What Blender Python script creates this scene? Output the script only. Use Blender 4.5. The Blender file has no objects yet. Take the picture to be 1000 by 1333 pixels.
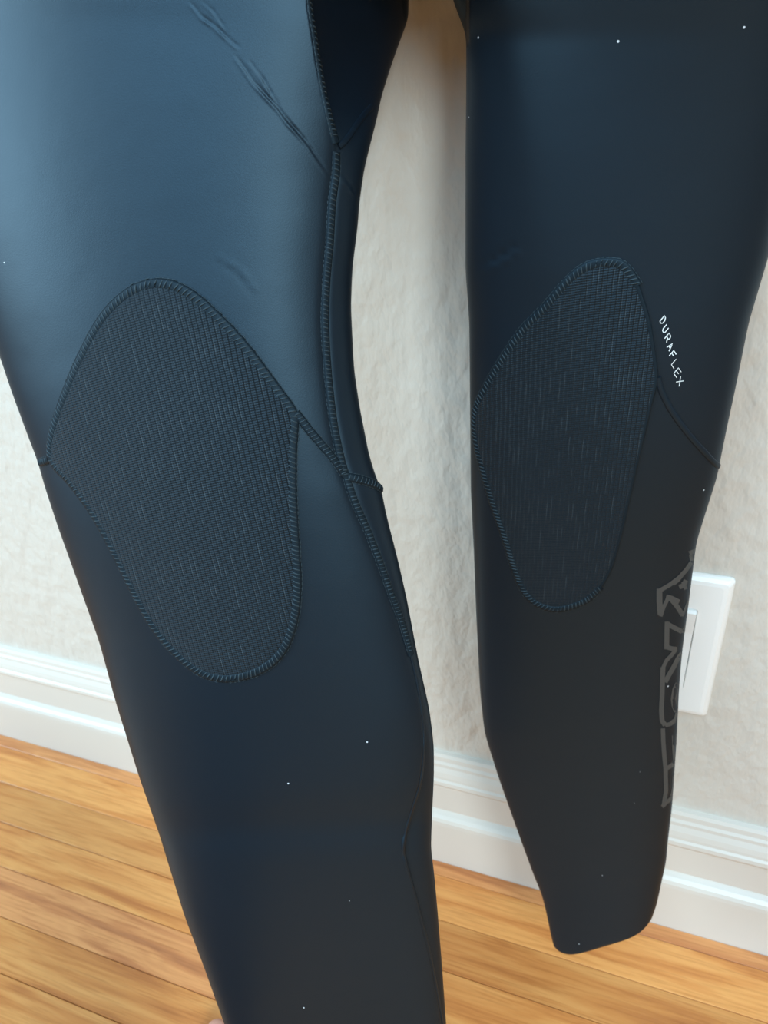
import bpy, bmesh, math, random
import numpy as np
from mathutils import Vector, Matrix, noise
from mathutils.bvhtree import BVHTree
random.seed(7)
SC = bpy.context.scene
COL = SC.collection

# ---------------------------------------------------------------- camera
DIST, HEIGHT, YAW, PITCH, ROLL = 0.48184, 0.75066, -0.39631, 0.56010, -0.08222
FPX = 1001.0
fw = np.array([math.sin(YAW)*math.cos(PITCH), math.cos(YAW)*math.cos(PITCH), -math.sin(PITCH)])
r0 = np.array([math.cos(YAW), -math.sin(YAW), 0.0]); u0 = np.cross(r0, fw)
rt = math.cos(ROLL)*r0 + math.sin(ROLL)*u0
up = -math.sin(ROLL)*r0 + math.cos(ROLL)*u0
CAM = np.array([0.0, -DIST, HEIGHT])
cd = bpy.data.cameras.new('camera'); cam = bpy.data.objects.new('camera', cd); COL.objects.link(cam)
cam.matrix_world = Matrix(((rt[0], up[0], -fw[0], CAM[0]), (rt[1], up[1], -fw[1], CAM[1]),
                           (rt[2], up[2], -fw[2], CAM[2]), (0, 0, 0, 1)))
cd.sensor_fit = 'HORIZONTAL'; cd.sensor_width = 36; cd.lens = 36*FPX/1000; cd.clip_start = 0.02
cd.dof.use_dof = True; cd.dof.focus_distance = 0.40; cd.dof.aperture_fstop = 20
SC.camera = cam

# ---------------------------------------------------------------- light and exposure
w = bpy.data.worlds.new('room_light'); SC.world = w; w.use_nodes = True
bg = w.node_tree.nodes['Background']; bg.inputs[0].default_value = (1.0, 0.66, 0.40, 1); bg.inputs[1].default_value = 0.20

def area(name, loc, target, sx, sy, power, color):
    l = bpy.data.lights.new(name, 'AREA'); l.shape = 'RECTANGLE'; l.size = sx; l.size_y = sy
    l.energy = power; l.color = color
    o = bpy.data.objects.new(name, l); COL.objects.link(o); o.location = loc
    o.rotation_euler = (Vector(target)-Vector(loc)).to_track_quat('-Z', 'Y').to_euler()
    return o
# tall daylight window on the left, behind the photographer's shoulder
area('daylight_window', (-3.3, -2.3, 1.9), (-0.2, -0.2, 0.6), 1.0, 1.6, 145, (0.62, 0.86, 1.0))
area('sky_window', (1.2, -2.1, 2.1), (-0.1, -0.2, 0.5), 0.6, 0.9, 60, (0.80, 0.94, 1.0))
area('overhead_fill', (-0.5, -1.9, 2.7), (-0.2, -0.3, 0.7), 2.4, 1.6, 98, (0.46, 0.76, 1.0))  # unseen overhead fill, added to broaden the blue sheen on the suit
SC.view_settings.view_transform = 'Standard'; SC.view_settings.look = 'None'
SC.view_settings.gamma = 1; SC.view_settings.use_curve_mapping = False
SC.view_settings.exposure = 0.0

# ---------------------------------------------------------------- helpers
def new_mat(name, color, rough=0.5, spec=0.5):
    m = bpy.data.materials.new(name); m.use_nodes = True
    b = m.node_tree.nodes['Principled BSDF']
    b.inputs['Base Color'].default_value = (*color, 1); b.inputs['Roughness'].default_value = rough
    b.inputs['Specular IOR Level'].default_value = spec
    return m, m.node_tree, b
def N(nt, t, **kw):
    n = nt.nodes.new(t)
    for k, v in kw.items():
        if k in n.inputs: n.inputs[k].default_value = v
        else: setattr(n, k, v)
    return n
def L(nt, a, b): nt.links.new(a, b)
def ramp(nt, src, stops):
    r = nt.nodes.new('ShaderNodeValToRGB'); e = r.color_ramp.elements
    while len(e) < len(stops): e.new(0.5)
    for q, (p, c) in zip(e, stops): q.position = p; q.color = (*c, 1) if len(c) == 3 else c
    L(nt, src, r.inputs[0]); return r.outputs[0]
def mesh_obj(name, verts, faces, mat, parent=None, smooth=False, kind=None):
    me = bpy.data.meshes.new(name); me.from_pydata([tuple(map(float, v)) for v in verts], [], faces)
    me.materials.append(mat)
    if smooth: me.polygons.foreach_set('use_smooth', [True]*len(me.polygons))
    me.update()
    o = bpy.data.objects.new(name, me); COL.objects.link(o)
    if parent is not None: o.parent = parent
    if kind: o['kind'] = kind
    return o
def bm_obj(name, bm, mat, parent=None, smooth=False, kind=None):
    me = bpy.data.meshes.new(name); bmesh.ops.recalc_face_normals(bm, faces=bm.faces[:]); bm.to_mesh(me); bm.free(); me.materials.append(mat)
    if smooth: me.polygons.foreach_set('use_smooth', [True]*len(me.polygons))
    o = bpy.data.objects.new(name, me); COL.objects.link(o)
    if parent is not None: o.parent = parent
    if kind: o['kind'] = kind
    return o
def box_bm(x0, x1, y0, y1, z0, z1, bev=0.0, seg=2):
    bm = bmesh.new(); bmesh.ops.create_cube(bm, size=1)
    for v in bm.verts:
        v.co = Vector((x0+(v.co.x+.5)*(x1-x0), y0+(v.co.y+.5)*(y1-y0), z0+(v.co.z+.5)*(z1-z0)))
    if bev: bmesh.ops.bevel(bm, geom=bm.edges[:], offset=bev, segments=seg, affect='EDGES', profile=0.5)
    return bm

# ---------------------------------------------------------------- materials
def wall_material():
    m, nt, b = new_mat('painted_plaster', (0.61, 0.575, 0.515), 0.38, 0.4)
    tc = N(nt, 'ShaderNodeTexCoord')
    n1 = N(nt, 'ShaderNodeTexNoise', Scale=85.0, Detail=3.0, Roughness=0.5)
    mp = N(nt, 'ShaderNodeMapping'); mp.inputs['Scale'].default_value = (1, 1, 0.55)
    L(nt, tc.outputs['Object'], mp.inputs[0]); L(nt, mp.outputs[0], n1.inputs['Vector'])
    n2 = N(nt, 'ShaderNodeTexNoise', Scale=16.0, Detail=2.0); L(nt, mp.outputs[0], n2.inputs['Vector'])
    b1 = N(nt, 'ShaderNodeBump', Strength=1.0, Distance=0.0030); L(nt, n1.outputs[0], b1.inputs['Height'])
    b2 = N(nt, 'ShaderNodeBump', Strength=0.6, Distance=0.004); L(nt, n2.outputs[0], b2.inputs['Height'])
    L(nt, b1.outputs[0], b2.inputs['Normal']); L(nt, b2.outputs[0], b.inputs['Normal'])
    return m
M_WALL = wall_material()
M_TRIM, _, _ = new_mat('white_gloss_paint', (0.66, 0.62, 0.56), 0.35, 0.5)
M_PLATE, _, _ = new_mat('white_plastic', (0.86, 0.87, 0.85), 0.25, 0.5)
M_DARK, _, _ = new_mat('floor_gap_brown', (0.10, 0.04, 0.015), 0.7, 0.2)

def wood_material(name, light, mid, dark):
    m, nt, b = new_mat(name, mid, 0.32, 0.45)
    tc = N(nt, 'ShaderNodeTexCoord'); oi = N(nt, 'ShaderNodeObjectInfo')
    mul = N(nt, 'ShaderNodeVectorMath', operation='MULTIPLY_ADD')
    cmb = N(nt, 'ShaderNodeCombineXYZ')
    for k, s in enumerate((37.0, 11.0, 5.0)):
        q = N(nt, 'ShaderNodeMath', operation='MULTIPLY'); q.inputs[1].default_value = s
        L(nt, oi.outputs['Random'], q.inputs[0]); L(nt, q.outputs[0], cmb.inputs[k])
    L(nt, tc.outputs['Object'], mul.inputs[0]); mul.inputs[1].default_value = (1, 1, 1); L(nt, cmb.outputs[0], mul.inputs[2])
    mp = N(nt, 'ShaderNodeMapping'); mp.inputs['Scale'].default_value = (3.2, 36, 10); L(nt, mul.outputs[0], mp.inputs[0])
    grain = N(nt, 'ShaderNodeTexNoise', Scale=1.6, Detail=4.0, Roughness=0.55, Distortion=0.6); L(nt, mp.outputs[0], grain.inputs['Vector'])
    mp2 = N(nt, 'ShaderNodeMapping'); mp2.inputs['Scale'].default_value = (9, 260, 60); L(nt, mul.outputs[0], mp2.inputs[0])
    fine = N(nt, 'ShaderNodeTexNoise', Scale=2.0, Detail=3.0, Roughness=0.6); L(nt, mp2.outputs[0], fine.inputs['Vector'])
    c1 = ramp(nt, grain.outputs[0], [(0.28, dark), (0.42, mid), (0.55, light), (0.72, mid)])
    c2 = ramp(nt, fine.outputs[0], [(0.30, (0.62, 0.50, 0.40)), (0.52, (1, 1, 1))])
    mx = N(nt, 'ShaderNodeMix', data_type='RGBA', blend_type='MULTIPLY'); mx.inputs[0].default_value = 0.55
    L(nt, c1, mx.inputs[6]); L(nt, c2, mx.inputs[7])
    hs = N(nt, 'ShaderNodeHueSaturation'); L(nt, mx.outputs[2], hs.inputs['Color'])
    mr = N(nt, 'ShaderNodeMapRange'); mr.inputs[3].default_value = 0.86; mr.inputs[4].default_value = 1.12
    L(nt, oi.outputs['Random'], mr.inputs[0]); L(nt, mr.outputs[0], hs.inputs['Value'])
    L(nt, hs.outputs[0], b.inputs['Base Color'])
    bp = N(nt, 'ShaderNodeBump', Strength=0.25, Distance=0.0006); L(nt, fine.outputs[0], bp.inputs['Height']); L(nt, bp.outputs[0], b.inputs['Normal'])
    return m
M_WOOD = wood_material('honey_oak', (0.72, 0.33, 0.10), (0.62, 0.245, 0.065), (0.46, 0.155, 0.04))
M_WOOD_RED = wood_material('reddish_oak', (0.64, 0.28, 0.10), (0.50, 0.19, 0.065), (0.34, 0.12, 0.045))

def neoprene():
    m, nt, b = new_mat('smooth_black_neoprene', (0.0025, 0.005, 0.010), 0.49, 0.60)
    b.inputs['Specular Tint'].default_value = (0.46, 0.75, 0.96, 1)  # daylight's blue put into the specular tint to colour the sheen
    tc = N(nt, 'ShaderNodeTexCoord')
    n1 = N(nt, 'ShaderNodeTexNoise', Scale=1400.0, Detail=2.0); L(nt, tc.outputs['Object'], n1.inputs['Vector'])
    n2 = N(nt, 'ShaderNodeTexNoise', Scale=14.0, Detail=3.0); L(nt, tc.outputs['Object'], n2.inputs['Vector'])
    b1 = N(nt, 'ShaderNodeBump', Strength=0.12, Distance=0.0003); L(nt, n1.outputs[0], b1.inputs['Height'])
    b2 = N(nt, 'ShaderNodeBump', Strength=0.3, Distance=0.0025); L(nt, n2.outputs[0], b2.inputs['Height'])
    L(nt, b1.outputs[0], b2.inputs['Normal']); L(nt, b2.outputs[0], b.inputs['Normal'])
    # specks of lint
    v = N(nt, 'ShaderNodeTexVoronoi', Scale=42.0); L(nt, tc.outputs['Object'], v.inputs['Vector'])
    lt = N(nt, 'ShaderNodeMath', operation='LESS_THAN'); lt.inputs[1].default_value = 0.022; L(nt, v.outputs['Distance'], lt.inputs[0])
    mx = N(nt, 'ShaderNodeMix', data_type='RGBA'); L(nt, lt.outputs[0], mx.inputs[0])
    mx.inputs[6].default_value = (0.0025, 0.005, 0.010, 1); mx.inputs[7].default_value = (0.5, 0.55, 0.6, 1)
    L(nt, mx.outputs[2], b.inputs['Base Color'])
    return m
M_NEO = neoprene()
def knit():
    m, nt, b = new_mat('ribbed_knit_fabric', (0.018, 0.024, 0.028), 0.6, 0.36)
    b.inputs['Specular Tint'].default_value = (0.58, 0.80, 0.98, 1)
    b.inputs['Sheen Weight'].default_value = 0.06; b.inputs['Sheen Tint'].default_value = (0.7, 0.85, 1.0, 1)
    uv = N(nt, 'ShaderNodeUVMap')
    sp = N(nt, 'ShaderNodeSeparateXYZ')
    jit = N(nt, 'ShaderNodeTexNoise', Scale=60.0, Detail=2.0); L(nt, uv.outputs[0], jit.inputs['Vector'])
    ad = N(nt, 'ShaderNodeVectorMath', operation='MULTIPLY_ADD'); L(nt, jit.outputs['Color'], ad.inputs[0]); ad.inputs[1].default_value = (0.0012, 0.0006, 0); L(nt, uv.outputs[0], ad.inputs[2])
    L(nt, ad.outputs[0], sp.inputs[0])
    def wave(out, period):
        q = N(nt, 'ShaderNodeMath', operation='MULTIPLY'); q.inputs[1].default_value = 2*math.pi/period; L(nt, out, q.inputs[0])
        s = N(nt, 'ShaderNodeMath', operation='SINE'); L(nt, q.outputs[0], s.inputs[0]); return s.outputs[0]
    wx = wave(sp.outputs[0], 0.0024); wx2 = wave(sp.outputs[0], 0.0012); wy = wave(sp.outputs[1], 0.0011)
    a = N(nt, 'ShaderNodeMath', operation='MULTIPLY_ADD'); L(nt, wx2, a.inputs[0]); a.inputs[1].default_value = 0.5; L(nt, wx, a.inputs[2])
    a2 = N(nt, 'ShaderNodeMath', operation='MULTIPLY_ADD'); L(nt, wy, a2.inputs[0]); a2.inputs[1].default_value = 0.55; L(nt, a.outputs[0], a2.inputs[2])
    bp = N(nt, 'ShaderNodeBump', Strength=0.8, Distance=0.00020); L(nt, a2.outputs[0], bp.inputs['Height']); L(nt, bp.outputs[0], b.inputs['Normal'])
    # pale broken thread lines along the ribs
    st = N(nt, 'ShaderNodeMath', operation='GREATER_THAN'); st.inputs[1].default_value = 0.90; L(nt, wx, st.inputs[0])
    mp = N(nt, 'ShaderNodeMapping'); mp.inputs['Scale'].default_value = (420, 60, 1); L(nt, uv.outputs[0], mp.inputs[0])
    nz = N(nt, 'ShaderNodeTexNoise', Scale=1.0, Detail=3.0); L(nt, mp.outputs[0], nz.inputs['Vector'])
    g = ramp(nt, nz.outputs[0], [(0.48, (0, 0, 0)), (0.62, (1, 1, 1))])
    ml = N(nt, 'ShaderNodeMath', operation='MULTIPLY'); L(nt, st.outputs[0], ml.inputs[0]); L(nt, g, ml.inputs[1])
    mx = N(nt, 'ShaderNodeMix', data_type='RGBA'); L(nt, ml.outputs[0], mx.inputs[0])
    mx.inputs[6].default_value = (0.004, 0.008, 0.012, 1); mx.inputs[7].default_value = (0.030, 0.040, 0.047, 1)
    L(nt, mx.outputs[2], b.inputs['Base Color'])
    return m
M_KNIT = knit()
M_SEAM, _, _ = new_mat('black_seam_tape', (0.005, 0.009, 0.013), 0.6, 0.3)
M_THREAD, _, _ = new_mat('charcoal_thread', (0.030, 0.043, 0.051), 0.55, 0.28)
for _m in (M_SEAM, M_THREAD): _m.node_tree.nodes['Principled BSDF'].inputs['Specular Tint'].default_value = (0.5, 0.78, 1.0, 1)
M_PRINT, _, _ = new_mat('silver_print', (0.62, 0.68, 0.70), 0.4, 0.5)
M_EMBLEM, _, _ = new_mat('grey_print', (0.044, 0.050, 0.051), 0.5, 0.5)
def skin_mat():
    m, nt, b = new_mat('skin', (0.62, 0.33, 0.25), 0.5, 0.4)
    b.inputs['Subsurface Weight'].default_value = 0.15; b.inputs['Subsurface Radius'].default_value = (0.01, 0.004, 0.002)
    return m
M_SKIN = skin_mat()
M_NAIL, _, _ = new_mat('toenail', (0.75, 0.48, 0.40), 0.3, 0.5)
M_CLOTH, _, _ = new_mat('grey_trouser_cloth', (0.12, 0.12, 0.13), 0.9, 0.2)

# ---------------------------------------------------------------- the setting
X0, X1 = -1.7, 1.2
wall = bm_obj('wall_back', box_bm(X0, X1, 0, 0.1, 0, 2.4), M_WALL); wall['kind'] = 'structure'
HB = 0.1559
prof = [(0.0, HB), (0.0045, HB), (0.0062, HB-.003), (0.0068, HB-.008), (0.0085, HB-.0105), (0.0088, HB-.014), (0.0112, HB-.019), (0.0125, HB-.024),
        (0.0128, HB-.027), (0.0145, HB-.0290), (0.0150, HB-.033), (0.0140, HB-.0365), (0.0085, HB-.0375), (0.0082, HB-.040), (0.0098, HB-.043),
        (0.0098, 0.0790), (0.0062, 0.0775), (0.0062, 0.0740), (0.0110, 0.0715), (0.0140, 0.0690), (0.0156, 0.0655), (0.0160, 0.0610), (0.0160, -0.002), (0.0, -0.002)]
vs = []; n = len(prof)
for x in (X0, X1):
    for (d, z) in prof: vs.append((x, -d, z))
fs = [[i, (i+1) % n, n+(i+1) % n, n+i] for i in range(n)] + [list(range(n))[::-1], list(range(n, 2*n))]
bb = mesh_obj('baseboard_back', vs, fs, M_TRIM); bb['kind'] = 'structure'
YF = -2.2
floor = bm_obj('floor', box_bm(X0, X1, YF, 0.0, -0.06, -0.0135), M_DARK); floor['kind'] = 'structure'
# narrow oak strips running along the wall
def plank(x0, x1, y0, y1, mat, dz):
    bm = box_bm(0, x1-x0, 0, y1-y0, -0.0135, 0, 0.0005, 1)
    o = bm_obj('plank', bm, mat, floor); o.location = (x0, y0, dz)
    return o
plank(X0, X1, -0.0310, -0.0161, M_WOOD_RED, -0.0004)
y = -0.0313; row = 0
while y > YF+0.05:
    wd = 0.0455
    x = X0 - 0.0; first = True
    while x < X1-0.01:
        ln = random.uniform(0.55, 1.3) if not first else random.uniform(0.3, 1.0)
        if row < 8:
            ln = (2.6, 0.9, 2.5, 2.2, 2.4, 2.4, 2.6, 1.9)[row] if first else 1.6
        first = False
        xe = min(X1, x+ln)
        plank(x+0.0002, xe-0.0002, y-wd+0.0003, y-0.0003, M_WOOD_RED if (row == 3) else M_WOOD, random.uniform(-0.0003, 0.0001))
        x = xe
    y -= wd; row += 1

# ---------------------------------------------------------------- light switch
def tag(o, label, cat, group=None):
    o['label'] = label; o['category'] = cat
    if group: o['group'] = group
def empty(name, loc):
    o = bpy.data.objects.new(name, None); COL.objects.link(o); o.location = loc; o.empty_display_size = 0.05; return o
PX1, PZ1, PW, PH = 0.0607, 0.4088, 0.087, 0.136
sw = empty('light_switch', (PX1-PW/2, 0, PZ1-PH))
tag(sw, 'white rocker light switch with a large rectangular cover plate on the wall', 'light switch')
rw, rh = 0.0440, 0.077
cx, cz = 0.0, PH/2
def plate_mesh():
    # bevelled ring plate with a rectangular opening
    rings = []
    def rect(hw, hh, y, r, k=4):
        pts = []
        for (sx, sz, a0) in ((1, 1, 0), (-1, 1, 90), (-1, -1, 180), (1, -1, 270)):
            for i in range(k+1):
                a = math.radians(a0+90*i/k)
                pts.append((sx*(hw-r)+r*math.cos(a), y, cz+sz*(hh-r)+r*math.sin(a)))
        return pts
    rings.append(rect(PW/2, PH/2, -0.0002, 0.003))
    rings.append(rect(PW/2, PH/2, -0.0022, 0.003))
    rings.append(rect(PW/2-.0012, PH/2-.0012, -0.0040, 0.003))
    rings.append(rect(PW/2-.0035, PH/2-.0035, -0.0058, 0.003))
    rings.append(rect(PW/2-.0065, PH/2-.0065, -0.0064, 0.003))
    rings.append(rect(rw/2+.0010, rh/2+.0010, -0.0066, 0.0022))
    rings.append(rect(rw/2+.0005, rh/2+.0005, -0.0058, 0.0020))
    rings.append(rect(rw/2+.0005, rh/2+.0005, -0.0002, 0.0020))
    m = len(rings[0]); V = [p for r in rings for p in r]; F = []
    for k in range(len(rings)-1):
        for i in range(m):
            j = (i+1) % m
            F.append([k*m+i, k*m+j, (k+1)*m+j, (k+1)*m+i])
    return V, F
V, F = plate_mesh(); mesh_obj('cover_plate', V, F, M_PLATE, sw)
bm = bmesh.new()
sec = [(-0.0075, 1), (-0.0098, 0.97), (-0.0092, 0.8), (-0.0074, 0.45), (-0.0068, 0.0), (-0.0074, -0.45), (-0.0084, -0.8), (-0.0086, -0.97), (-0.0066, -1)]
ring = []
for sx in (-1, 1):
    ring.append([bm.verts.new((sx*rw/2, yy, cz+zz*rh/2)) for yy, zz in sec] + [bm.verts.new((sx*rw/2, -0.001, cz-rh/2)), bm.verts.new((sx*rw/2, -0.001, cz+rh/2))])
m_ = len(ring[0])
for i in range(m_): bm.faces.new((ring[0][i], ring[0][(i+1) % m_], ring[1][(i+1) % m_], ring[1][i]))
bm.faces.new(ring[0]); bm.faces.new(ring[1])
bmesh.ops.bevel(bm, geom=[e for e in bm.edges if e.calc_face_angle(0) > 0.9], offset=0.0007, segments=2, affect='EDGES')
bm_obj('rocker', bm, M_PLATE, sw)

# ---------------------------------------------------------------- the wetsuit
# The suit's outline was measured in the photograph; every measured point is given its own distance here.
def ray(x, y): return fw + rt*((x-500)/FPX) - up*((y-666.5)/FPX)
def interp(tab, v):
    t = np.array(tab, float); return float(np.interp(v, t[:, 0], t[:, 1]))
def smooth_tab(tab, step=4.0, it=10):
    """tab: list (y, x) -> densely resampled, smoothed."""
    t = np.array(tab, float); ys = np.arange(t[0, 0], t[-1, 0]+step, step); xs = np.interp(ys, t[:, 0], t[:, 1])
    for _ in range(it):
        xs[1:-1] = 0.25*xs[:-2]+0.5*xs[1:-1]+0.25*xs[2:]
    return np.stack([ys, xs], 1)

# (y, x) outlines in measured picture units; (y, distance) tables in metres along the view axis
LL = smooth_tab([(-190, -165), (0, -130), (150, -100), (300, -60), (400, -25), (465, 0), (510, 15), (575, 39), (600, 49), (630, 57), (685, 75), (760, 102), (835, 129), (912, 150),
      (1008, 180), (1088, 208), (1192, 240), (1260, 266), (1333, 292), (1450, 330)])
LR = smooth_tab([(-190, 590), (-80, 548), (0, 531), (21, 533), (45, 524), (75, 513), (102, 504), (132, 495), (150, 492), (189, 482), (222, 474), (264, 468), (294, 466), (348, 459), (400, 457),
      (480, 461), (528, 468), (594, 481), (625, 491), (640, 498), (650, 499), (674, 504), (728, 518), (776, 529), (860, 545), (922, 559), (970, 565), (1013, 565), (1053, 563), (1105, 561),
      (1133, 565), (1176, 569), (1249, 575), (1333, 581), (1450, 588)])
RL = smooth_tab([(-190, 540), (-80, 570), (-2, 589), (20, 597), (45, 607), (120, 607), (200, 606), (350, 606), (420, 611), (540, 612), (640, 613), (720, 617), (800, 620), (900, 625), (955, 631),
      (1015, 650), (1085, 675), (1145, 697), (1165, 706), (1200, 714), (1222, 718), (1234, 722)])
RR = smooth_tab([(-190, 1120), (0, 1075), (150, 1045), (250, 1022), (333, 1001), (420, 975), (495, 960), (550, 948), (604, 937), (617, 935), (705, 907), (752, 901), (806, 894),
      (850, 888), (900, 884), (948, 882), (995, 879), (1052, 875), (1100, 869), (1120, 868), (1150, 861), (1180, 855), (1196, 848)])
TLL = [(-190, .350), (0, .375), (300, .395), (600, .410), (1000, .440), (1333, .475), (1450, .485)]
TLR = [(-190, .330), (0, .345), (300, .365), (600, .385), (1000, .420), (1333, .460), (1450, .470)]
TRL = [(-190, .345), (0, .370), (300, .415), (600, .470), (1000, .580), (1240, .640)]
TRR = [(-190, .285), (0, .320), (300, .375), (600, .435), (1000, .555), (1240, .630)]

S1 = [(398, -100), (400, -40), (402, 6), (407, 39), (414, 84), (422, 126), (430, 159), (437, 186), (437.5, 198), (437, 225), (432, 264), (429, 315), (425, 360), (423, 400), (423, 430),
      (427, 490), (434, 550), (443, 595), (451, 622)]
S1b = [(451, 622), (462, 654), (478, 690), (494, 731), (508, 771), (522, 808), (535, 853)]
FOLD = [(535, 853), (544, 893), (550, 933), (552, 970), (548, 1015), (538, 1050), (528, 1085), (526, 1111), (534, 1143), (544, 1180), (557, 1230), (568, 1285), (577, 1340), (583, 1420)]
S1full = S1 + S1b[1:] + FOLD[1:]
s1tab = np.array([(p[1], p[0]) for p in S1full])
CREASES = [
    ([(246, 2), (262, 22), (281, 36), (300, 54), (312, 64)], 1.7, 0.00075),
    ([(262, 2), (276, 14), (290, 34), (296, 46)], 1.4, 0.0004),
    ([(305, 72), (318, 90), (330, 108), (345, 124), (362, 142), (375, 160), (386, 172), (402, 192), (416, 212), (432, 234)], 1.7, 0.0010),
    ([(322, 78), (342, 104), (352, 122), (364, 140)], 1.5, 0.0006),
    ([(372, 152), (384, 168), (398, 184), (410, 202)], 1.4, 0.0005),
    ([(443, 226), (456, 243), (469, 262)], 2.5, 0.0007),
    ([(280, 335), (310, 352), (336, 385)], 5, -0.00015),
]
CREASES_R = [([(625, 350), (650, 338), (676, 320)], 6.0, 0.0006)]
def dense(tab):
    t = np.array(tab, float); ys = np.arange(t[0, 0]-10, t[-1, 0]+14, 4.0); xs = np.interp(ys, t[:, 0], t[:, 1])
    xs[ys < t[0, 0]] = t[0, 1]
    for _ in range(1200):
        xs[1:-1] = 0.25*xs[:-2]+0.5*xs[1:-1]+0.25*xs[2:]
    return list(map(tuple, np.stack([ys, xs], 1)))
def seg_dist(PX, PY, poly):
    best = np.full(PX.shape, 1e9); sgn = np.zeros(PX.shape); par = np.zeros(PX.shape); k = 0; m = len(poly)-1
    for (ax, ay), (bx, by) in zip(poly[:-1], poly[1:]):
        dx, dy = bx-ax, by-ay; l2 = dx*dx+dy*dy
        tt = np.clip(((PX-ax)*dx+(PY-ay)*dy)/l2, 0, 1)
        ex, ey = PX-(ax+tt*dx), PY-(ay+tt*dy); d = np.hypot(ex, ey)
        s = np.sign(dx*ey-dy*ex)
        u = d < best; best = np.where(u, d, best); sgn = np.where(u, s, sgn); par = np.where(u, (k+tt)/m, par); k += 1
    return best, sgn, np.sin(np.pi*par).clip(0, 1)**0.6*(0.75+0.25*np.sin(par*23))

suit = empty('wetsuit', tuple(CAM + 0.45*ray(430, 1100)))
tag(suit, 'black neoprene wetsuit held up by its waist, legs hanging with ribbed knee pads', 'wetsuit')
bpy.context.view_layer.update()
SUIT_OFF = np.array(suit.location)

def leg(Lc, Rc, TL, TR, y0, y1, bf, bb_, M, Nf, Nb, tilt, creases, recess, end_sag):
    """closed sleeve of neoprene: front sheet, back sheet, rolled hem, short inner lining"""
    vv = np.linspace(y0, y1, M); TL, TR, bf, bb_ = map(dense, (TL, TR, bf, bb_))
    rows_f = []; rows_b = []
    sf = 0.5-0.5*np.cos(np.linspace(0, math.pi, Nf)); sf = 0.35*sf+0.65*np.linspace(0, 1, Nf)
    sb = (0.5-0.5*np.cos(np.linspace(0, math.pi, Nb)))
    P = np.zeros((M, Nf, 3)); Q = np.zeros((M, Nb, 3))
    yL = vv; yR = np.array([tilt(v) for v in vv])
    xL = np.interp(yL, Lc[:, 0], Lc[:, 1]); xR = np.interp(yR, Rc[:, 0], Rc[:, 1])
    for which, s, A in ((0, sf, P), (1, sb, Q)):
        X = xL[:, None]*(1-s)+xR[:, None]*s
        Y = yL[:, None]*(1-s)+yR[:, None]*s
        sag = np.clip((vv-(y1-150))/150, 0, 1)**2
        Y = Y + (end_sag*sag)[:, None]*(1-np.abs(2*s[None, :]-1)**5).clip(0, 1)
        tl = np.interp(Y, [a for a, _ in TL], [b for _, b in TL]); tr = np.interp(Y, [a for a, _ in TR], [b for _, b in TR])
        for _ in range(1): T = tl*(1-s[None, :])+tr*s[None, :]
        e = np.clip(1-np.abs(2*s-1)**2.3, 0, 1)**0.62
        rim = np.clip(1-np.abs(2*s-1)**26, 0, 1)**0.5*0.0028
        bfv = np.interp(Y, [a for a, _ in bf], [b for _, b in bf]) if which == 0 else np.interp(Y, [a for a, _ in bb_], [b for _, b in bb_])
        h = bfv*e[None, :]+rim[None, :]
        if which == 0:
            if creases:
                for poly, wd, amp in creases:
                    d, sg, tp = seg_dist(X, Y, poly)
                    d2 = d*sg
                    h = h + 0.5*amp*tp*(np.exp(-((d2-wd)/wd)**2) - 1.2*np.exp(-((d2+wd*0.6)/wd)**2))
            if recess is not None: h = h - recess(X, Y)
            T = T - h
        else:
            T = T + h + (recess(X, Y)*(Y < 300) if recess is not None else 0)
        RX = (X-500)/FPX; RY = (Y-666.5)/FPX
        A[:] = CAM + T[..., None]*(fw[None, None]+rt*RX[..., None]-up*RY[..., None])
    # hem and inner lining
    loops = [list(P[k])+list(Q[k][::-1][1:-1]) for k in range(M)]
    c = np.mean(loops[-1], axis=0); axis = (np.mean(loops[-1], axis=0)-np.mean(loops[-30], axis=0)); axis /= np.linalg.norm(axis)
    last = np.array(loops[-1])
    def shrink(arr, amt, along):
        out = []
        cc = arr.mean(axis=0)
        for p in arr:
            v = cc-p; l = np.linalg.norm(v); out.append(p+v/l*min(amt, l*0.5)+axis*along)
        return out
    loops.append(shrink(last, 0.0006, 0.0012)); loops.append(shrink(last, 0.0016, 0.0016)); loops.append(shrink(last, 0.0026, 0.0008)); loops.append(shrink(last, 0.0030, -0.02))
    n = len(loops[0]); V = [p-SUIT_OFF for lp in loops for p in lp]; F = []
    for k in range(len(loops)-1):
        for i in range(n):
            j = (i+1) % n; F.append((k*n+i, (k+1)*n+i, (k+1)*n+j, k*n+j))
    # front sheet grid for laying details on
    FV = [Vector(p) for p in P.reshape(-1, 3)]; FF = []
    for k in range(M-1):
        for i in range(Nf-1):
            FF.append((k*Nf+i, (k+1)*Nf+i, (k+1)*Nf+i+1, k*Nf+i+1))
    return V, F, BVHTree.FromPolygons(FV, FF)

def recessL(X, Y):
    xs = np.interp(Y, s1tab[:, 0], s1tab[:, 1])
    d = X-xs
    fade = np.clip((250-Y)/210, 0, 1); fade = fade*fade*(3-2*fade)
    r = fade*np.where(d > -2, np.clip((Y+170)/90, 0, 1)*0.045*np.clip((d+2)/95, 0, 1.3)**0.8, 0)
    # second flap right of the branch seam bends back less
    # lower fold: panel to the right of the fold lies a little deeper
    f2 = np.clip((Y-860)/80, 0, 1)
    r = r + f2*0.0022*np.clip((d+1.5)/3, 0, 1)*np.clip(1.0-(d-6)/60, 0.3, 1)
    # shallow valley along the stitched seam
    f3 = np.clip((Y-150)/80, 0, 1)*np.clip((880-Y)/60, 0, 1)
    r = r + f3*0.0009*np.exp(-(d/7.0)**2)
    # soft horizontal bend above the ankle
    r = r + 0.0012*np.exp(-((Y-1095+0.05*X)/28)**2)
    return r

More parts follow.
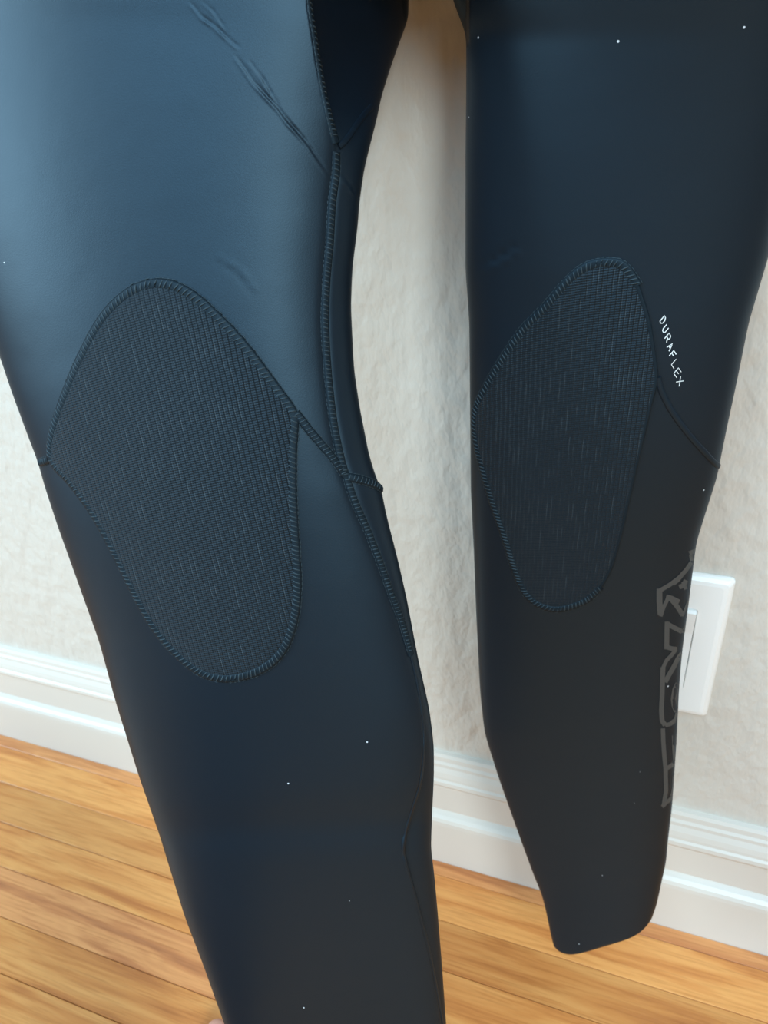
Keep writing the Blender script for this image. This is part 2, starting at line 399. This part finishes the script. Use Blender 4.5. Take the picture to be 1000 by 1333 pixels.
bfL = [(-190, .036), (0, .036), (300, .032), (600, .030), (1000, .020), (1333, .014), (1450, .014)]
bbL = [(-190, .030), (300, .024), (600, .018), (1000, .012), (1450, .010)]
V, F, BL = leg(LL, LR, TLL, TLR, -190, 1420, bfL, bbL, 700, 330, 40, lambda v: v, CREASES, recessL, 0.0)
mesh_obj('leg', V, F, M_NEO, suit, smooth=True)
recessR = lambda X, Y: 0.03*np.clip((611-X)/4, 0, 1)*np.clip((60-Y)/12, 0, 1)
bfR = [(-190, .022), (0, .022), (300, .018), (600, .016), (1000, .012), (1240, .010)]
bbR = [(-190, .014), (300, .014), (600, .012), (1000, .010), (1240, .010)]
tiltR = lambda v: v if v < 700 else 700+(v-700)*(1194-700)/(1232-700)
V, F, BR = leg(RL, RR, TRL, TRR, -190, 1232, bfR, bbR, 560, 240, 40, tiltR, CREASES_R, recessR, 18.0)
mesh_obj('leg', V, F, M_NEO, suit, smooth=True)

# hips joining the two legs, above the picture's edge
def hips():
    loops = []
    n = 48
    for y, xl, xr, t0, t1, b in [(-95, -140, 1090, .375, .330, .004), (-130, -150, 1105, .368, .312, .012), (-190, -165, 1120, .350, .290, .030), (-280, -170, 1110, .335, .270, .036),
                                 (-370, -150, 1060, .320, .260, .034), (-450, -120, 1000, .305, .255, .030)]:
        lp = []
        for i in range(n):
            a = 2*math.pi*i/n; s = 0.5-0.5*math.cos(a); sg = math.sin(a)
            yy = y + (-0 if y > -120 else 0)
            T = t0*(1-s)+t1*s - b*math.copysign(abs(sg)**0.7, sg)
            lp.append(CAM+T*ray(xl+(xr-xl)*s, yy)-SUIT_OFF)
        loops.append(lp)
    V = [p for lp in loops for p in lp]; F = []
    for k in range(len(loops)-1):
        for i in range(n):
            j = (i+1) % n; F.append((k*n+i, (k+1)*n+i, (k+1)*n+j, k*n+j))
    F.append(list(range(n))); F.append([(len(loops)-1)*n+i for i in range(n)][::-1])
    return V, F
V, F = hips(); mesh_obj('hips', V, F, M_NEO, suit, smooth=True)

# ---- laying trim on the suit
def hit(bvh, x, y):
    d = ray(x, y); d = d/np.linalg.norm(d)
    loc, nrm, idx, dist = bvh.ray_cast(Vector(CAM), Vector(d))
    if loc is None: return None
    nrm = np.array(nrm)
    if nrm @ d > 0: nrm = -nrm
    return np.array(loc), nrm
def resample(poly, step, closed=False, sm=2):
    p = np.array(poly, float)
    if closed: p = np.vstack([p, p[:1]])
    # Catmull-Rom
    out = []
    m = len(p)
    for i in range(m-1):
        a = p[i-1] if i > 0 else (p[m-2] if closed else p[0]); b, c = p[i], p[i+1]; d = p[i+2] if i+2 < m else (p[1] if closed else p[-1])
        for t in np.linspace(0, 1, 12, endpoint=False):
            out.append(0.5*((2*b)+(-a+c)*t+(2*a-5*b+4*c-d)*t*t+(-a+3*b-3*c+d)*t**3))
    out.append(p[-1]); out = np.array(out)
    l = np.r_[0, np.cumsum(np.hypot(*np.diff(out, axis=0).T))]
    k = max(2, int(round(l[-1]/step))); q = np.linspace(0, l[-1], k+1)
    return np.stack([np.interp(q, l, out[:, 0]), np.interp(q, l, out[:, 1])], 1)
def frames(bvh, poly, step, closed=False):
    pts = resample(poly, step, closed); P, Nn = [], []
    lastn = None
    for x, y in pts:
        h = hit(bvh, x, y)
        if h is None:
            for dx in (-1.5, 1.5, -3, 3, -5, 5):
                h = hit(bvh, x+dx, y)
                if h is not None: break
        if h is None: continue
        P.append(h[0]); Nn.append(h[1])
    P = np.array(P); Nn = np.array(Nn)
    for _ in range(3):
        Nn[1:-1] = (Nn[:-2]+Nn[1:-1]+Nn[2:])/3
    Nn /= np.linalg.norm(Nn, axis=1)[:, None]
    T = np.gradient(P, axis=0); T /= np.linalg.norm(T, axis=1)[:, None]
    B = np.cross(Nn, T); B /= np.linalg.norm(B, axis=1)[:, None]
    return P, T, B, Nn
def ribbon(name, fr, width, height, mat, parent, lift=0.0, k=6, wfun=None):
    P, T, B, Nn = fr; V = []; F = []
    n = len(P)
    for i in range(n):
        wv = width*(wfun(i/(n-1)) if wfun else 1)
        for j in range(k+1):
            a = math.pi*j/k; s = -math.cos(a)*wv/2; hh = (math.sin(a)**0.6)*height+lift if 0 < j < k else -0.0006
            V.append(P[i]+B[i]*s+Nn[i]*hh-SUIT_OFF)
    for i in range(n-1):
        for j in range(k):
            F.append((i*(k+1)+j, i*(k+1)+j+1, (i+1)*(k+1)+j+1, (i+1)*(k+1)+j))
    return mesh_obj(name, V, F, mat, parent, smooth=True)
def stitches(fr, width, height, parent, pitch, slant=0.5, rad=0.00022, edge=True, off=0.0):
    """slanted overlock threads laid across a seam"""
    P, T, B, Nn = fr; L_ = np.r_[0, np.cumsum(np.linalg.norm(np.diff(P, axis=0), axis=1))]
    V = []; F = []
    def at(l, s, h):
        i = min(max(np.searchsorted(L_, l)-1, 0), len(P)-2); t = (l-L_[i])/(L_[i+1]-L_[i]+1e-9)
        p = P[i]*(1-t)+P[i+1]*t; return p+B[i]*s+Nn[i]*h
    l = pitch*0.5; rng = random.Random(3)
    def thread(pts, r):
        base = len(V)
        for k_, p in enumerate(pts):
            q = pts[min(k_+1, len(pts)-1)]-pts[max(k_-1, 0)]; q = q/np.linalg.norm(q)
            a = np.cross(q, np.array([0.3, 0.2, 0.93])); a /= np.linalg.norm(a); b = np.cross(q, a)
            rr = r*(0.5 if k_ in (0, len(pts)-1) else 1)
            for c, s in ((1, 0), (0, 1), (-1, 0), (0, -1)): V.append(p+rr*(a*c+b*s)-SUIT_OFF)
        for k_ in range(len(pts)-1):
            for j in range(4):
                F.append((base+k_*4+j, base+k_*4+(j+1) % 4, base+k_*4+4+(j+1) % 4, base+k_*4+4+j))
    while l < L_[-1]-pitch*0.5:
        j = rng.uniform(-.12, .12)*pitch; w2 = width/2*rng.uniform(.92, 1.06)
        pts = [at(l+j+slant*pitch*q, off+q*w2, height*(1-abs(q)**2.2)+0.00012) for q in (-1, -.5, 0, .5, 1)]
        thread(pts, rad*rng.uniform(.85, 1.15))
        if edge:
            for sd in (-1, 1):
                thread([at(l+j+slant*pitch*sd-pitch*.45, off+sd*w2*1.0, .0002), at(l+j+slant*pitch*sd, off+sd*w2*1.04, .0004), at(l+j+slant*pitch*sd+pitch*.45, off+sd*w2*1.0, .0002)], rad*0.75)
        l += pitch
    return mesh_obj('stitching', V, F, M_THREAD, parent, smooth=True, kind='stuff')

# ---- knee pads
PAD_L = [(200, 366), (215, 366.5), (232, 371), (256, 385), (285, 411), (315, 442), (345, 480), (370, 514), (385, 537), (385.5, 560), (384, 590), (384, 650), (387, 710), (389, 765), (384, 812), (369, 850), (342, 874), (302, 886),
         (265, 880), (232, 856), (202, 822), (176, 778), (150, 727), (120, 672), (90, 630), (68, 606), (62, 590), (66, 560), (84, 508), (105, 460), (130, 415), (155, 387), (178, 372)]
PAD_R = [(794, 338), (814, 344), (831, 368), (845, 411), (853, 453), (857, 491), (850, 524), (838, 579), (828, 621), (819, 659), (809, 701), (796, 743), (782, 768), (761, 786), (728, 796), (702, 791), (684, 776),
         (670, 747), (655, 701), (638, 654), (623, 604), (615, 568), (615.5, 534), (627, 507), (651, 467), (681, 425), (710, 396), (740, 362), (766, 343)]
def pad(bvh, outline, puff, angle):
    o = resample(outline, 5, True)[:-1]; c = o.mean(axis=0); n = len(o); R_ = 44
    q = 1-(1-np.linspace(0, 1, R_))**1.0
    V = []; F = []; UV = []
    ring_pts = []
    for f in q[1:]:
        for (x, y) in o:
            px, py = c+(np.array((x, y))-c)*f
            ring_pts.append((px, py, f))
    h0 = hit(bvh, *c); V.append(h0[0]+h0[1]*puff); UV.append((0, 0))
    ex = rt; ey = up; org = h0[0]
    ca, sa = math.cos(angle), math.sin(angle)
    last = h0
    for px, py, f in ring_pts:
        h = hit(bvh, px, py) or last; last = h
        e = 1-f
        prof_ = 0.0003+puff*(1-math.exp(-e/0.035))*(0.75+0.25*(1-f*f)) if f < 0.999 else -0.0004
        V.append(h[0]+h[1]*prof_)
        d = h[0]-org; a, b = float(d @ ex), float(d @ ey); UV.append((a*ca+b*sa, -a*sa+b*ca))
    for i in range(n): F.append((0, 1+i, 1+(i+1) % n))
    for k in range(R_-2):
        for i in range(n):
            j = (i+1) % n; F.append((1+k*n+i, 1+(k+1)*n+i, 1+(k+1)*n+j, 1+k*n+j))
    ob = mesh_obj('knee_pad', [v-SUIT_OFF for v in V], F, M_KNIT, suit, smooth=True)
    uvl = ob.data.uv_layers.new(name='UVMap')
    for lp in ob.data.loops: uvl.data[lp.index].uv = UV[lp.vertex_index]
    return ob
pl = pad(BL, PAD_L, 0.0016, 0.20); pr = pad(BR, PAD_R, 0.0014, 0.05)
def inset(outline, amt):
    c = np.mean(outline, axis=0); return [tuple(np.array(p)+(c-np.array(p))/np.linalg.norm(c-np.array(p))*amt) for p in outline]
def trim(name, fr, width, height, pitch, slant=0.5, rad=0.00026, edge=True, wfun=None):
    o = ribbon(name, fr, width, height, M_SEAM, suit, wfun=wfun)
    stitches(fr, width*0.96, height, o, pitch, slant, rad, edge)
    return o
frL = frames(BL, inset(PAD_L, 4), 2.0, True); trim('pad_border_seam', frL, 0.0054, 0.0013, 0.0024, 0.45, .00040, True)
IR = inset(PAD_R, 4)
ribbon('pad_border_seam', frames(BR, IR[2:13], 2.0), 0.0026, 0.0012, M_SEAM, suit)
frR = frames(BR, IR[12:]+IR[:3], 2.0); trim('pad_border_seam', frR, 0.0054, 0.0013, 0.0024, 0.45, .00038, True)
# ---- long seams
for poly, bv, wd in ((S1[:8], BL, .0044), (S1[8:], BL, .0042), (S1b, BL, .0040), ([(385, 537), (401, 558), (416, 576), (432, 595), (450, 620)], BL, .0044),
                     ([(452, 621), (468, 624), (486, 630), (497, 637)], BL, .0046), ([(52, 602), (56, 601), (64, 598)], BL, .0042)):
    trim('seam', frames(bv, poly, 2.0), wd, .0012, .0021, 0.25, .00034)
ribbon('fold_piping', frames(BL, FOLD, 3.0), .0024, .0007, M_NEO, suit, wfun=lambda t: 0.6+0.6*math.sin(math.pi*min(1, t*1.2)))
ribbon('fold_piping', frames(BL, [(441, 191), (448, 185), (456, 175), (466, 160), (476, 147), (484, 139)], 2.0), .0030, .0007, M_NEO, suit)
ribbon('taped_seam', frames(BR, [(857, 491), (861, 508), (870, 527), (880, 543), (891, 558), (903, 573), (916, 587), (927, 599), (935.5, 607)], 2.0), .0034, .0011, M_NEO, suit)
# ---- printed lettering and emblem
FONT = {'D': [[(0, 0), (0, 1), (.6, 1), (1, .7), (1, .3), (.6, 0), (0, 0)]], 'U': [[(0, 1), (0, .2), (.25, 0), (.75, 0), (1, .2), (1, 1)]],
        'R': [[(0, 0), (0, 1), (.8, 1), (1, .8), (1, .6), (.8, .45), (0, .45)], [(.5, .45), (1, 0)]], 'A': [[(0, 0), (.5, 1), (1, 0)], [(.2, .35), (.8, .35)]],
        'F': [[(0, 0), (0, 1), (1, 1)], [(0, .55), (.8, .55)]], 'L': [[(0, 1), (0, 0), (1, 0)]], 'E': [[(1, 1), (0, 1), (0, 0), (1, 0)], [(0, .52), (.85, .52)]], 'X': [[(0, 0), (1, 1)], [(0, 1), (1, 0)]]}
def flat_strokes(name, strokes, width, bvh, mat, parent, lift=0.0002):
    V = []; F = []
    for st in strokes:
        wv = width
        if isinstance(st, tuple): st, wv = st
        pts = []
        for a, b in zip(st[:-1], st[1:]):
            k = max(1, int(np.hypot(b[0]-a[0], b[1]-a[1])/3))
            for i in range(k): pts.append((a[0]+(b[0]-a[0])*i/k, a[1]+(b[1]-a[1])*i/k))
        pts.append(st[-1]); pts = np.array(pts, float); T = np.gradient(pts, axis=0)
        T /= np.linalg.norm(T, axis=1)[:, None]+1e-9
        base = len(V); ok = []
        for p, t in zip(pts, T):
            nrm = np.array((-t[1], t[0])); l = hit(bvh, *(p+nrm*wv/2)); r = hit(bvh, *(p-nrm*wv/2)); m = hit(bvh, *p)
            if m is None: continue
            l = l or m; r = r or m
            V.append(l[0]+l[1]*lift-SUIT_OFF); V.append(r[0]+r[1]*lift-SUIT_OFF)
        for i in range((len(V)-base)//2-1): F.append((base+2*i, base+2*i+1, base+2*i+3, base+2*i+2))
    return mesh_obj(name, V, F, mat, parent)
def flat_poly(polys, bvh, lift=0.0002):
    pass
lw = empty('lettering', (0, 0, 0)); lw.parent = suit
for i, ch in enumerate('DURAFLEX'):
    ox, oy = 859.2+i*3.0, 418.0+i*11.3
    aw = (2.0+0.28*i, 4.6+0.15*i)
    sts = [[(ox+x*aw[0]+yv*6.0, oy+x*aw[1]-yv*7.2+0.0) for x, yv in s] for s in FONT[ch]]
    flat_strokes('letter', sts, 1.2 if i < 5 else 0.95, BR, M_PRINT, lw)
EMB = [([(897, 720), (905, 717)], 4.5), ([(899, 722), (901, 733)], 3.5), ([(900, 732), (893, 742), (884, 752), (872, 761), (860, 768)], 4.5), ([(891, 744), (882, 755), (876, 760)], 4.5),
       ([(858.5, 766), (858.5, 783), (860, 800)], 6), ([(860, 802), (864, 790), (869, 780)], 4), ([(867, 777), (874, 779), (884, 784)], 6), ([(874, 780), (882, 790), (889, 801)], 5), ([(888, 802), (893, 790), (896, 783)], 2.5),
       ([(893, 755), (890, 762), (884, 764)], 5), ([(889, 757), (893, 767)], 4),
       ([(868.5, 809), (868, 840), (868, 845)], 5), ([(867, 811), (876, 816), (888, 822)], 5), ([(889, 824), (892, 815), (894, 812)], 3), ([(866, 841), (874, 844), (881, 845)], 5), ([(880, 845), (874, 853), (868, 859), (864, 867), (863, 880)], 4),
       ([(888, 850), (882, 858), (877, 868), (870, 880), (866, 888)], 5), ([(863, 868), (862.5, 885), (862, 905), (861, 925), (862, 938), (866, 944)], 5), ([(883, 890), (879, 897), (877, 910), (878, 918), (881, 926)], 6),
       ([(866, 944), (873, 942), (880, 936), (882, 928)], 4.5), ([(863, 948), (863.5, 965), (865, 985), (866.5, 1000), (867, 1030), (864, 1048)], 4.5),
       ([(877.5, 957), (878, 975), (879, 990)], 4.5), ([(868, 1000), (873, 997), (880, 992)], 4.5), ([(877, 1010), (876.5, 1025), (874, 1036)], 2.5), ([(862, 1050), (868, 1044), (875, 1038)], 4)]
flat_strokes('printed_emblem', [(a, b*1.25) for a, b in EMB], 4, BR, M_EMBLEM, suit, 0.00018)

# ---------------------------------------------------------------- the bare foot at the lower edge
def foot():
    tip = CAM + ray(302, 1322)*(HEIGHT/-ray(302, 1322)[2])
    root = empty('person', (tip[0], tip[1]-0.1, 0)); tag(root, 'bare toe of a person standing at the bottom edge beside the left wetsuit leg', 'person')
    off = np.array([tip[0], tip[1]-0.1, 0])
    bm = bmesh.new(); sk = bm.verts.layers.skin.verify()
    def v(x, y, z, rx, ry=None):
        q = bm.verts.new((tip[0]+x-off[0], tip[1]+y-off[1], z)); q[sk].radius = (rx, ry or rx); return q
    def chain(*vs):
        for a, b in zip(vs[:-1], vs[1:]): bm.edges.new((a, b))
    heel = v(0.03, -0.195, 0.042, 0.034); nub = v(0.03, -0.226, 0.027, 0.025); mid = v(0.025, -0.13, 0.034, 0.032, 0.030); ball = v(0.022, -0.065, 0.022, 0.036, 0.018)
    ank = v(0.03, -0.203, 0.100, 0.030); shin = v(0.03, -0.235, 0.20, 0.040); kn = v(0.03, -0.26, 0.30, 0.048)
    heel[sk].use_root = False; mid[sk].use_root = True
    chain(nub, heel, mid, ball); chain(heel, ank, shin, kn)
    for i, (x, r, yy) in enumerate([(0.0, .0115, 0.0), (0.021, .0085, -0.004), (0.036, .0078, -0.012), (0.049, .0072, -0.021), (0.061, .0068, -0.033)]):
        a = v(0.008+x*0.72, -0.05+yy*.6, .016, r*1.15); b = v(x*0.97, -0.026+yy, .0165, r); c = v(x, -0.011+yy, .012, r*0.95)
        chain(ball, a, b, c)
    me = bpy.data.meshes.new('foot'); bm.to_mesh(me); bm.free(); me.materials.append(M_SKIN)
    o = bpy.data.objects.new('foot', me); COL.objects.link(o); o.parent = root
    o.modifiers.new('skin', 'SKIN').use_smooth_shade = True
    s = o.modifiers.new('sub', 'SUBSURF'); s.levels = 2; s.render_levels = 2
    V = []; F = []; k = 32
    prof_ = [(.14, .050), (.137, .053), (.142, .056), (.18, .057), (.24, .061), (.30, .066), (.40, .072), (.47, .074), (.475, .06), (.476, .002)]
    for z, r in prof_:
        for i in range(k):
            a = 2*math.pi*i/k; rr = r*(1+.02*math.sin(3*a+z*20)); q = max(0, z-.10)
            V.append((tip[0]+0.03-off[0]+rr*math.cos(a), tip[1]-off[1]-0.212-0.20*q+rr*math.sin(a), z))
    for j in range(len(prof_)-1):
        for i in range(k): F.append((j*k+i, j*k+(i+1) % k, (j+1)*k+(i+1) % k, (j+1)*k+i))
    mesh_obj('trouser_leg', V, F, M_CLOTH, root, smooth=True)
foot()
